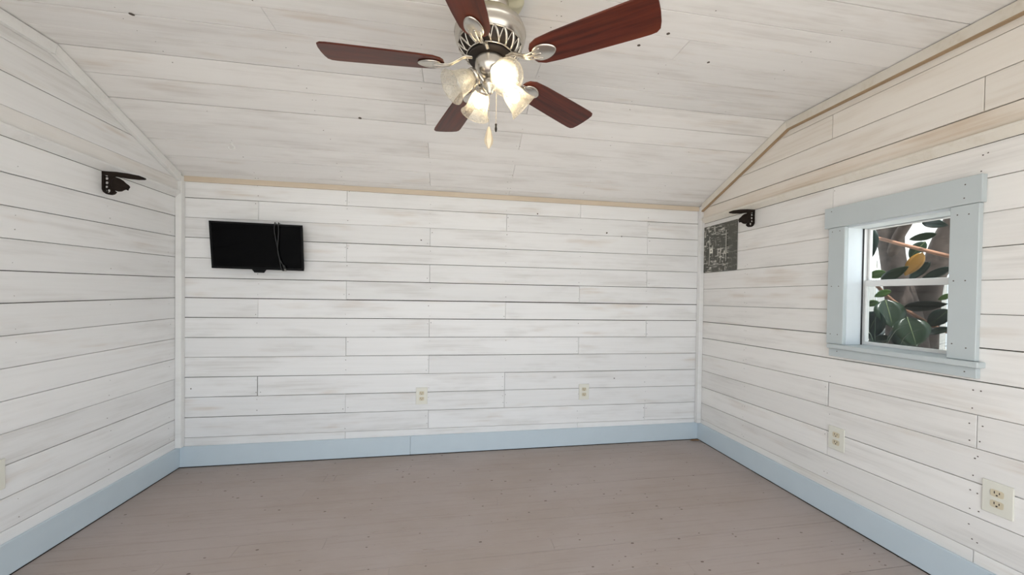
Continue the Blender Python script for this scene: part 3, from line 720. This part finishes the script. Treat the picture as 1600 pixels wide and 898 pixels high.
# light kit
for i, az in enumerate((-162, 108, 18, -72)):
    a = math.radians(az); tilt = math.radians(128)            # axis points outwards and 38 degrees down
    neck = Vector((0.052*math.cos(a), 0.052*math.sin(a), 1.842))
    mw = FM @ Matrix.Translation(neck) @ Matrix.Rotation(a, 4, 'Z') @ Matrix.Rotation(tilt, 4, 'Y')
    arm = tube('lamp_arm', spline([Vector((r_*math.cos(a), r_*math.sin(a), z_)) for r_, z_ in ((0.016, 1.826), (0.030, 1.838), (0.042, 1.846), (0.056, 1.839))], 4), 0.0065, NICKEL, fan, FM)
    lathe('shade_holder', [(0.0, -0.006), (0.014, -0.006), (0.022, 0.000), (0.0255, 0.008), (0.0255, 0.016), (0.0235, 0.016), (0.0235, 0.009), (0.0, 0.006)], NICKEL, fan, mw, 28)
    sh = lathe('glass_shade', [(0.0225, 0.010), (0.0235, 0.020), (0.029, 0.030), (0.0335, 0.042), (0.036, 0.056), (0.038, 0.070), (0.042, 0.083), (0.048, 0.094), (0.0535, 0.101),
                               (0.0525, 0.102), (0.0465, 0.095), (0.0405, 0.084), (0.0365, 0.071), (0.0345, 0.057), (0.032, 0.043), (0.0275, 0.032), (0.022, 0.022)], SHADE, fan, mw, 40)
    bu = lathe('bulb', [(0.0, 0.012), (0.011, 0.014), (0.012, 0.028), (0.0165, 0.040), (0.019, 0.052), (0.017, 0.063), (0.010, 0.071), (0.0, 0.074)], BULBOFF if i == 0 else BULB, fan, mw, 20)
# pull chains
def chain(name, x, y, z0, z1):
    V = []; F = []; z = z0; n = 6
    while z > z1:
        v, f = tube_geo([(x, y, z), (x, y, z-0.0016), (x, y, z-0.0032)], [0.0007, 0.0017, 0.0007], n)
        k = len(V); V += v; F += [tuple(q+k for q in p) for p in f]; z -= 0.0036
    return mesh_obj(name, V, F, NICKEL, fan, FM, True)
chain('pull_chain', -0.001, -0.002, 1.793, 1.682)
V = []; F = []
zs = [(1.684, 0.0015), (1.680, 0.0050), (1.668, 0.0085), (1.640, 0.0150), (1.628, 0.0135), (1.611, 0.0035)]
V, F = lathe_geo([(0.0, zs[0][0])] + [(r, z) for z, r in zs] + [(0.0, zs[-1][0])], 6)
mesh_obj('chain_fob', V, F, FOB, fan, FM @ Matrix.Translation((-0.001, -0.002, 0)))
chain('pull_chain', 0.024, 0.010, 1.862, 1.700)
lathe('chain_end', [(0.0, 1.702), (0.004, 1.700), (0.0025, 1.692), (0.0045, 1.684), (0.003, 1.676), (0.0, 1.672)], DARKMETAL, fan, FM @ Matrix.Translation((0.024, 0.010, 0)), 12)

# ================================================================== TELEVISION
tvc = Vector((0.491, -0.083, 1.410)); TW, TH = 0.530, 0.2915
tR = Vector((math.cos(0.014), math.sin(0.014), 0)); tU = Vector((math.sin(0.128)*math.sin(0.014), -math.sin(0.128)*math.cos(0.014), math.cos(0.128)))
cr, sr = math.cos(-0.010), math.sin(-0.010); tR, tU = tR*cr + tU*sr, -tR*sr + tU*cr
tN = tR.cross(tU)
TM = frame(tvc, tR, tU, tN)                     # local x right, y up, z towards the room
tv = empty('television', (tvc.x, -0.012, tvc.z), 'small black flat-screen television tilted down on the back wall', 'television')
def tbox(name, b, mat, bev=0.001, parent=tv):
    x0, x1, y0, y1, z0, z1 = b
    return obox(name, (x1-x0, y1-y0, z1-z0), TM @ Matrix.Translation(((x0+x1)/2, (y0+y1)/2, (z0+z1)/2)), mat, parent, bev)
hx, hy = TW/2, TH/2
tbox('back_shell', (-hx+0.004, hx-0.004, -hy+0.004, hy-0.004, -0.030, -0.006), TVB, 0.008)
tbox('bezel', (-hx, hx, hy-0.012, hy, -0.008, 0.0), TVB); tbox('bezel', (-hx, hx, -hy, -hy+0.015, -0.008, 0.0), TVB)
tbox('bezel', (-hx, -hx+0.012, -hy+0.015, hy-0.012, -0.008, 0.0), TVB); tbox('bezel', (hx-0.012, hx, -hy+0.015, hy-0.012, -0.008, 0.0), TVB)
tbox('screen', (-hx+0.012, hx-0.012, -hy+0.015, hy-0.012, -0.006, -0.0025), SCREEN, 0.0)
prism('sensor_tab', [(-0.025, -hy-0.020), (0.028, -hy-0.020), (0.042, -hy-0.0003), (-0.039, -hy-0.0003)], -0.010, -0.001, TVB, tv, TM)
box('wall_mount', (tvc.x-0.06, tvc.x+0.06, -0.045, -0.0015, tvc.z-0.06, tvc.z+0.05), TVB, tv, 0.004)
# the set's own cord, hung over its top edge and down the screen
cord = empty('power_cord', tuple(TM @ Vector((0.117, hy, 0.0))), 'black power cord looped over the television and hanging down its screen', 'cord')
def tpt(x, y, z): return TM @ Vector((x, y, z))
tube('cable', spline([tpt(0.105, hy+0.0045, -0.024), tpt(0.1055, hy+0.005, -0.010), tpt(0.106, hy+0.0045, 0.003), tpt(0.104, hy-0.05, 0.006), tpt(0.117, 0.0, 0.006), tpt(0.128, -hy+0.06, 0.006), tpt(0.136, -hy+0.008, 0.006), tpt(0.150, -hy-0.001, 0.007), tpt(0.156, -hy+0.012, 0.006)], 6), 0.0028, CORD, cord)
tube('cable', spline([tpt(0.125, hy+0.0045, -0.024), tpt(0.126, hy+0.005, -0.010), tpt(0.127, hy+0.0045, 0.003), tpt(0.128, hy-0.05, 0.006), tpt(0.120, 0.0, 0.009), tpt(0.124, -hy+0.09, 0.009), tpt(0.140, -hy+0.045, 0.007), tpt(0.150, -hy+0.034, 0.007)], 6), 0.0028, CORD, cord)
pl = obox('plug', (0.012, 0.026, 0.010), TM @ Matrix.Translation((0.1545, -hy+0.022, 0.008)) @ Matrix.Rotation(0.35, 4, 'Z'), CORD, cord, 0.002)
for s in (-1, 1): obox('prong', (0.0022, 0.016, 0.0055), TM @ Matrix.Translation((0.1600+s*0.0032, -hy+0.003+0.001*s, 0.008)) @ Matrix.Rotation(0.35, 4, 'Z'), NICKEL, pl)

# ================================================================== OUTLETS
def outlet(fr, u, z, label, wd=0.078, ht=0.118):
    """duplex outlet: fr is the wall's frame, u/z the middle of its plate"""
    mw = fr @ Matrix.Translation((u, z, 0.0014))
    o = empty('wall_outlet', tuple(mw.translation), label, 'outlet', rot=mw.to_3x3().to_4x4())
    obox('cover_plate', (wd, ht, 0.006), mw @ Matrix.Translation((0, 0, 0.003)), PLATE, o, 0.0022, 2)
    for s in (-1, 1):
        n = 20; ol = []
        for i in range(n):
            a = 2*PI*i/n; ol.append((max(-0.0165, min(0.0165, 0.0195*math.cos(a))), max(-0.0125, min(0.0125, 0.0165*math.sin(a)))))
        so = prism('socket', ol, 0.0055, 0.0078, SOCK, o, mw @ Matrix.Translation((0, s*0.0195, 0)))
        for sx, hh in ((-0.0062, 0.0085), (0.0062, 0.007)):
            obox('slot', (0.0024, hh, 0.0006), mw @ Matrix.Translation((sx, s*0.0195+0.003, 0.0079)), SLOT, so)
        prism('ground_hole', [(0.0028*math.cos(q*PI/5), 0.0026*math.sin(q*PI/5)) for q in range(10)], 0.0076, 0.0082, SLOT, so, mw @ Matrix.Translation((0, s*0.0195-0.0065, 0)))
    prism('screw', [(0.0028*math.cos(q*PI/5), 0.0028*math.sin(q*PI/5)) for q in range(10)], 0.0055, 0.0072, PLATE, o, mw)
    return o
outlet(FR_BACK, 1.505, 0.411, 'cream duplex outlet on the back wall, nearer the television')
outlet(FR_BACK, 2.697, 0.405, 'cream duplex outlet on the back wall, nearer the corner with the electrical panel')
outlet(FR_RIGHT, 1.062, 0.411, 'cream duplex outlet on the window wall, below the window edge towards the electrical panel')
outlet(FR_RIGHT, 1.622, 0.409, 'cream duplex outlet on the window wall, below the window edge away from the electrical panel')
outlet(FR_LEFT, -0.959, 0.406, 'cream outlet plate on the wall left of the television wall')

# ================================================================== ELECTRICAL PANEL
ep = empty('electrical_panel', (W-0.0016, -0.197, 1.497), 'dark grey-green electrical panel cover with scraped paint beside the corner', 'panel')
EM = FR_RIGHT @ Matrix.Translation((0.206, 1.498, 0.0014))
obox('cover', (0.335, 0.352, 0.007), EM @ Matrix.Translation((0, 0, 0.0035)), PANEL, ep, 0.002)
dr = obox('door', (0.175, 0.245, 0.005), EM @ Matrix.Translation((-0.012, -0.005, 0.0098)), PANEL, ep, 0.0018)
for bx_, by_, sx_, sz_ in ((-0.0855, 0.0, 0.004, 0.20), (0.0855, 0.01, 0.005, 0.225), (0.0, -0.1205, 0.15, 0.003), (0.02, 0.1205, 0.10, 0.003)):
    obox('worn_edge', (sx_, sz_, 0.0006), EM @ Matrix.Translation((-0.012+bx_, -0.005+by_, 0.0126)), PANELW, dr)
obox('latch', (0.030, 0.034, 0.004), EM @ Matrix.Translation((-0.075, -0.018, 0.0144)), PLATE, dr, 0.0012)
obox('latch_slot', (0.007, 0.013, 0.001), EM @ Matrix.Translation((-0.074, -0.018, 0.0168)), SLOT, dr)
for sx in (-0.155, 0.155):
    for sz in (-0.16, 0.16):
        prism('screw', [(0.005*math.cos(q*PI/5), 0.005*math.sin(q*PI/5)) for q in range(10)], 0.0068, 0.0090, PANELD, ep, EM @ Matrix.Translation((sx, sz, 0)))

# ================================================================== CAST IRON SHELF BRACKETS
def bracket(x, y, s, label):
    """flat casting standing out from the wall; a = out from the wall, b = down"""
    mw = frame((x + s*0.0016, y, LEDGE-0.0008), (s, 0, 0), (0, 0, 1), (0, -s, 0))
    o = empty('shelf_bracket', tuple(mw.translation), label, 'bracket', 'cast iron shelf brackets', rot=mw.to_3x3().to_4x4())
    t = 0.006
    prism('shelf_arm', [(0, 0), (0, -0.016), (0.060, -0.0225), (0.105, -0.0285), (0.150, -0.0315), (0.176, -0.0300), (0.184, -0.0265), (0.180, -0.0205), (0.160, -0.0125), (0.110, -0.0045), (0.06, 0.0)][::-1], -t, t, IRON, o, mw)
    # leg against the wall, rounded at its foot
    prism('wall_leg', [(0, -0.0165), (0, -0.088), (0.006, -0.102), (0.018, -0.111), (0.036, -0.1135), (0.049, -0.109), (0.057, -0.099), (0.053, -0.094), (0.046, -0.101), (0.034, -0.105), (0.020, -0.102), (0.011, -0.094), (0.0085, -0.084), (0.0085, -0.0178)], -t, t, IRON, o, mw)
    # scrollwork between the leg and the body
    V = []; F = []
    def ring(cx, cy, r, a0, a1, w_=0.0027):
        n = 12; g = tube_geo([(cx+r*math.cos(a0+(a1-a0)*i/n), cy+r*math.sin(a0+(a1-a0)*i/n), 0) for i in range(n+1)], w_, 6)
        k = len(V); V.extend(g[0]); F.extend([tuple(q+k for q in f) for f in g[1]])
    for cx, cy, r, a0, a1 in ((0.018, -0.034, 0.009, -2.6, 2.2), (0.018, -0.055, 0.009, -2.4, 2.6), (0.017, -0.075, 0.008, -2.8, 2.0), (0.027, -0.092, 0.008, -0.5, 4.2), (0.043, -0.094, 0.007, -0.2, 4.2), (0.030, -0.024, 0.006, 0, 5.5)):
        ring(cx, cy, r, a0, a1)
    for p0, p1 in (((0.008, -0.045), (0.032, -0.045)), ((0.008, -0.066), (0.032, -0.066)), ((0.012, -0.090), (0.040, -0.075)), ((0.028, -0.105), (0.046, -0.086))):
        g = tube_geo([(*p0, 0), (*p1, 0)], 0.0028, 6); k = len(V); V.extend(g[0]); F.extend([tuple(q+k for q in f) for f in g[1]])
    mesh_obj('scrollwork', V, F, IRON, o, mw, True)
    prism('web', [(0.024, -0.0178), (0.052, -0.0222), (0.056, -0.026), (0.047, -0.034), (0.0395, -0.046), (0.0375, -0.060), (0.040, -0.077), (0.050, -0.090), (0.056, -0.099), (0.046, -0.100), (0.036, -0.092), (0.0295, -0.080), (0.027, -0.060), (0.0275, -0.040)][::-1], -0.004, 0.004, IRON, o, mw)
    # swelling body with a blunt snout
    ol = [(0.055, -0.0247), (0.0695, -0.0293), (0.086, -0.0393), (0.097, -0.051), (0.110, -0.061), (0.1157, -0.0695), (0.1107, -0.0787), (0.107, -0.0878), (0.0988, -0.0833), (0.0897, -0.087), (0.0805, -0.0933), (0.064, -0.0952), (0.0476, -0.0897), (0.0384, -0.0769), (0.0357, -0.0586), (0.0384, -0.0439), (0.0458, -0.0311)]
    cx, cy = 0.066, -0.062; n = len(ol); V = []; F = []
    for z in (1, -1):
        for q, h in ((1.0, 0.003), (0.8, 0.0085), (0.45, 0.0125)): V += [(cx+(a-cx)*q, cy+(b_-cy)*q, z*h) for a, b_ in ol]
        V.append((cx, cy, z*0.0135))
    m = 3*n+1
    for zi in (0, 1):
        b0 = zi*m
        for L in range(2): F += [(b0+L*n+i, b0+L*n+(i+1) % n, b0+(L+1)*n+(i+1) % n, b0+(L+1)*n+i) for i in range(n)]
        F += [(b0+2*n+i, b0+2*n+(i+1) % n, b0+3*n) for i in range(n)]
    F += [(i, (i+1) % n, m+(i+1) % n, m+i) for i in range(n)]
    mesh_obj('fish_body', V, F, IRON, o, mw, True)
    return o
bracket(0.0, -0.513, 1, 'rusty black cast iron shelf bracket under the ledge on the windowless side wall')
bracket(W, -0.510, -1, 'rusty black cast iron shelf bracket under the ledge beside the electrical panel')

# ================================================================== SMALL THINGS
hk = empty('ceiling_hook', (0.463, -0.303, HB+SL*0.303), 'small white screw hook in the sloping ceiling boards', 'hook')
hz = HB+SL*0.303
HM = Matrix.Translation((0.463, -0.303, hz)) @ Matrix.Scale(1.35, 4)
tube('hook_wire', spline([(0, -0.001, -0.0022), (0, -0.003, -0.012), (0.009, -0.005, -0.019), (0.012, -0.007, -0.030), (0.001, -0.009, -0.037), (-0.010, -0.008, -0.030), (-0.009, -0.007, -0.022)], 5), 0.0028, HOOKW, hk, HM)
prism('hook_collar', [(0.007*math.cos(q*PI/6), 0.007*math.sin(q*PI/6)) for q in range(12)], 0.0013, 0.0035, HOOKW, hk, frame((0.463, -0.303, hz), (1, 0, 0), (0, -1/cs, SL/cs), (0, -SL/cs, -1/cs)))
V = []; F = []; n = 9
for i in range(n):
    t = i/(n-1); wd = 0.014*math.sin(PI*t)**0.8 + 0.0006
    for k in (-1, 0, 1): V.append((0.075*t, wd*k, 0.003 + 0.010*t*t + (0.006 if k else 0.0)*math.sin(PI*t)))
for i in range(n-1):
    for k in range(2): a = i*3+k; F.append((a, a+1, a+4, a+3))
dl = mesh_obj('dry_leaf', V, F, DRY, None, frame((3.565, -0.035, 0.0005), (0.92, -0.39, 0), (0.39, 0.92, 0), (0, 0, 1)))
sd = dl.modifiers.new('thickness', 'SOLIDIFY'); sd.thickness = 0.0008
tag(dl, 'curled brown dry leaf on the floor in the corner by the baseboard', 'leaf')

# ================================================================== OUTSIDE THE WINDOW
tag(mesh_obj('ground', *boxes([(-14, 18, -16, 14, -0.60, -0.45)]), BOUNCE_GROUND), kind='structure')
fe = empty('board_fence', (6.6, 0.6, -0.45), 'white board fence standing beyond the tree outside the window', 'fence')
for i in range(26):
    yy = -2.2 + i*0.205; box('fence_board', (6.55, 6.572, yy, yy+0.185, -0.45, 1.95 + 0.01*(i % 3)), FENCE, fe, 0.003)
for zz in (-0.1, 1.5): box('fence_rail', (6.574, 6.61, -2.25, 3.2, zz, zz+0.09), FENCE, fe, 0.003)
tree = empty('rubber_tree', (4.80, -0.53, -0.45), 'broad-leaved tree with grey trunk seen through the window', 'tree')
TP = spline([(4.84, -0.62, -0.46), (4.80, -0.62, 0.3), (4.76, -0.617, 0.817), (4.75, -0.594, 1.077), (4.75, -0.552, 1.29), (4.75, -0.522, 1.48), (4.75, -0.500, 1.70), (4.80, -0.44, 2.30), (4.86, -0.40, 3.0)], 5)
TR = [*[0.20, 0.195, 0.19, 0.185, 0.18, 0.175, 0.17, 0.165, 0.16, 0.155, 0.15, 0.145, 0.14, 0.134, 0.128, 0.122, 0.116, 0.11, 0.106, 0.102, 0.099, 0.097, 0.095, 0.094, 0.094, 0.095, 0.098, 0.102, 0.105, 0.105] + [0.10-0.004*i for i in range(11)]]; TR = [q*0.70 for q in TR]
tube('trunk', TP, TR, BARK, tree, None, 14)
tube('trunk', spline([(4.87, -0.62, 0.50), (4.92, -0.595, 1.0), (4.95, -0.600, 1.256), (4.95, -0.650, 1.385), (4.95, -0.700, 1.551), (4.95, -0.77, 1.71), (4.97, -0.95, 2.2), (5.0, -1.1, 2.8)], 5), [0.085-0.03*i/35 for i in range(36)], BARK, tree, None, 12)
tube('branch', spline([(4.72, -0.545, 1.44), (4.69, -0.600, 1.555), (4.67, -0.665, 1.65), (4.63, -0.73, 1.76), (4.60, -0.80, 2.05)], 5), [0.034-0.0006*i for i in range(21)], BARK, tree, None, 10)
tube('branch', spline([(4.56, -0.50, 1.56), (4.50, -0.62, 1.535), (4.44, -0.82, 1.455), (4.40, -1.06, 1.36), (4.38, -1.20, 1.33)], 5), 0.011, TWIG, tree, None, 8)
tube('branch', spline([(4.52, -0.58, 1.25), (4.50, -0.70, 1.13), (4.48, -0.92, 0.98), (4.46, -1.12, 0.90)], 5), 0.010, TWIG, tree, None, 8)
def leaf_geo(L, wd, bend, fold):
    n = 10; V = []; F = []
    for i in range(n+1):
        t = i/n; ww = wd*0.5*(math.sin(PI*t**0.85)**0.75 if 0 < t < 1 else 0.0) + 0.0008
        z = -bend*L*t*t
        for k in (-1, -0.5, 0, 0.5, 1): V.append((L*t, ww*k, z + abs(k)*fold*ww))
    for i in range(n):
        for k in range(4): a = i*5+k; F.append((a, a+1, a+6, a+5))
    return V, F
leaf_mesh = {}
def leaf(p, direction, roll, L, mat, wr_=0.42, bend=0.18):
    key = (mat.name, wr_, bend)
    if key not in leaf_mesh:
        V, F = leaf_geo(1.0, wr_, bend, 0.22); me = bpy.data.meshes.new('leaf'); me.from_pydata(V, [], F); me.materials.append(mat)
        me.polygons.foreach_set('use_smooth', [True]*len(me.polygons)); leaf_mesh[key] = me
    o = bpy.data.objects.new('leaf', leaf_mesh[key]); COL.objects.link(o); o.parent = tree
    d = Vector(direction).normalized(); s = d.cross(Vector((0, 0, 1)))
    if s.length < 0.05: s = Vector((0, 1, 0))
    s.normalize(); u = s.cross(d)
    s2 = s*math.cos(roll) + u*math.sin(roll); u_ = d.cross(s2)*-1
    mw = frame(p, d, s2, d.cross(s2)) @ Matrix.Scale(L, 4)
    o.matrix_basis = parent_world(tree).inverted() @ mw
    m = o.modifiers.new('thickness', 'SOLIDIFY'); m.thickness = 0.004
    return o
# leaves near the window: stalk end, tip, width against length
def near_leaf(p, q, ratio, mat, turn):
    p, q = Vector(p), Vector(q); d = q-p; L = d.length; d.normalize()
    nrm = Vector((-0.86, -0.50, 0.12)); nrm = (nrm - d*nrm.dot(d)).normalized()          # blade turned to the light by the house
    nrm = (nrm*math.cos(turn) + d.cross(nrm)*math.sin(turn)).normalized()
    key = (mat.name, ratio)
    if key not in leaf_mesh:
        V, F = leaf_geo(1.0, ratio, 0.10, 0.20); me = bpy.data.meshes.new('leaf'); me.from_pydata(V, [], F); me.materials.append(mat)
        me.polygons.foreach_set('use_smooth', [True]*len(me.polygons)); leaf_mesh[key] = me
    o = bpy.data.objects.new('leaf', leaf_mesh[key]); COL.objects.link(o); o.parent = tree
    o.matrix_basis = parent_world(tree).inverted() @ frame(p, d, nrm.cross(d), nrm) @ Matrix.Scale(L, 4)
    m = o.modifiers.new('thickness', 'SOLIDIFY'); m.thickness = 0.006
    if ratio > 0.5:
        V, F = tube_geo([(t, 0, 0.004-0.10*t*t) for t in (0.0, 0.25, 0.5, 0.75, 0.97)], [0.014, 0.012, 0.010, 0.007, 0.003], 5)
        r_ = mesh_obj('midrib', V, F, RIB, o, None)
near = [((4.35, -0.643, 1.61), (4.32, -0.696, 1.387), 0.6, LEAFD), ((4.4, -0.736, 1.305), (4.37, -0.655, 1.272), 0.6, LEAFL),
        ((4.32, -0.767, 1.242), (4.29, -0.917, 1.316), 0.35, LEAFM), ((4.36, -0.943, 1.4), (4.33, -0.882, 1.267), 0.45, LEAFY),
        ((4.44, -0.929, 1.349), (4.41, -0.842, 1.248), 0.45, LEAFD), ((4.42, -0.966, 1.505), (4.39, -0.853, 1.484), 0.38, LEAFM),
        ((4.62, -0.79, 1.494), (4.59, -0.727, 1.396), 0.6, LEAFM), ((4.3, -0.907, 1.594), (4.27, -0.715, 1.576), 0.24, LEAFM),
        ((4.36, -1.059, 1.597), (4.33, -0.997, 1.588), 0.4, LEAFL), ((4.28, -1.114, 1.301), (4.25, -1.005, 1.234), 0.35, LEAFD),
        ((4.4, -0.769, 1.183), (4.37, -0.694, 1.147), 0.5, LEAFL), ((4.38, -0.716, 1.115), (4.35, -0.659, 1.089), 0.6, LEAFL),
        ((4.25, -0.814, 1.057), (4.22, -0.753, 0.88), 0.75, LEAFD), ((4.3, -0.807, 1.127), (4.27, -0.877, 0.966), 0.8, LEAFM),
        ((4.36, -0.775, 1.108), (4.33, -0.873, 0.973), 0.7, LEAFD), ((4.28, -0.93, 1.029), (4.25, -0.999, 0.873), 0.85, LEAFM),
        ((4.34, -0.874, 1.083), (4.31, -1.073, 1.103), 0.3, LEAFD), ((4.32, -1.091, 1.161), (4.29, -1.058, 1.126), 0.5, LEAFL),
        ((4.34, -1.076, 1.079), (4.31, -1.003, 0.98), 0.6, LEAFD), ((4.3, -0.723, 0.86), (4.27, -0.856, 0.903), 0.5, LEAFM),
        ((4.7, -0.717, 1.64), (4.67, -0.854, 1.584), 0.4, LEAFD), ((4.35, -0.982, 0.942), (4.32, -1.095, 0.981), 0.35, LEAFM),
        ((4.4, -0.782, 0.942), (4.37, -0.884, 0.838), 0.6, LEAFD)]
for i, (p, q, ratio, m) in enumerate(near): near_leaf(p, q, ratio, m, (0.35, -0.4, 0.15, -0.2)[i % 4])
rr = random.Random(5)
for i in range(230):                                   # rest of the crown, around the view, made dense to shade the tree below
    a = rr.uniform(0, 2*PI); q = rr.uniform(0.25, 1.25); hz_ = rr.uniform(1.75, 3.3)
    p = (4.95+q*math.cos(a), -0.62+q*1.2*math.sin(a), hz_)
    if p[0] < 4.45: continue
    leaf(p, (math.cos(a), math.sin(a), rr.uniform(-0.9, 0.3)), rr.uniform(-0.8, 0.8), rr.uniform(0.22, 0.34), rr.choice([LEAFD, LEAFD, LEAFM, LEAFL]))
for i in range(14):                                    # low leaves on the far side of the trunk
    p = (rr.uniform(4.55, 5.4), rr.uniform(-1.2, 0.1), rr.uniform(0.45, 0.95))
    leaf(p, (rr.uniform(-0.6, 0.6), rr.uniform(-1, 1), rr.uniform(-0.8, 0.2)), rr.uniform(-0.8, 0.8), rr.uniform(0.2, 0.3), rr.choice([LEAFD, LEAFD, LEAFM]))
gc = empty('strap_leaf_plant', (3.97, -0.95, -0.45), 'clump of long narrow green blades outside below the window', 'plant')
for i in range(18):
    sy = rr.uniform(-0.34, 0.34); h = rr.uniform(1.30, 1.52); sx = rr.uniform(-0.05, 0.08)
    bx_, by_ = 3.97+rr.uniform(-0.03, 0.03), -0.98+rr.uniform(-0.10, 0.10)
    tube('blade', spline([(bx_, by_, -0.452), (bx_+0.2*sx, by_+0.25*sy, -0.45+h*0.6), (bx_+0.6*sx, by_+0.6*sy, -0.45+h*0.93), (bx_+sx, by_+1.2*sy, -0.45+h)], 5), [0.009*(1-0.85*k/15) for k in range(16)], LEAFM, gc, None, 5, 0.25)
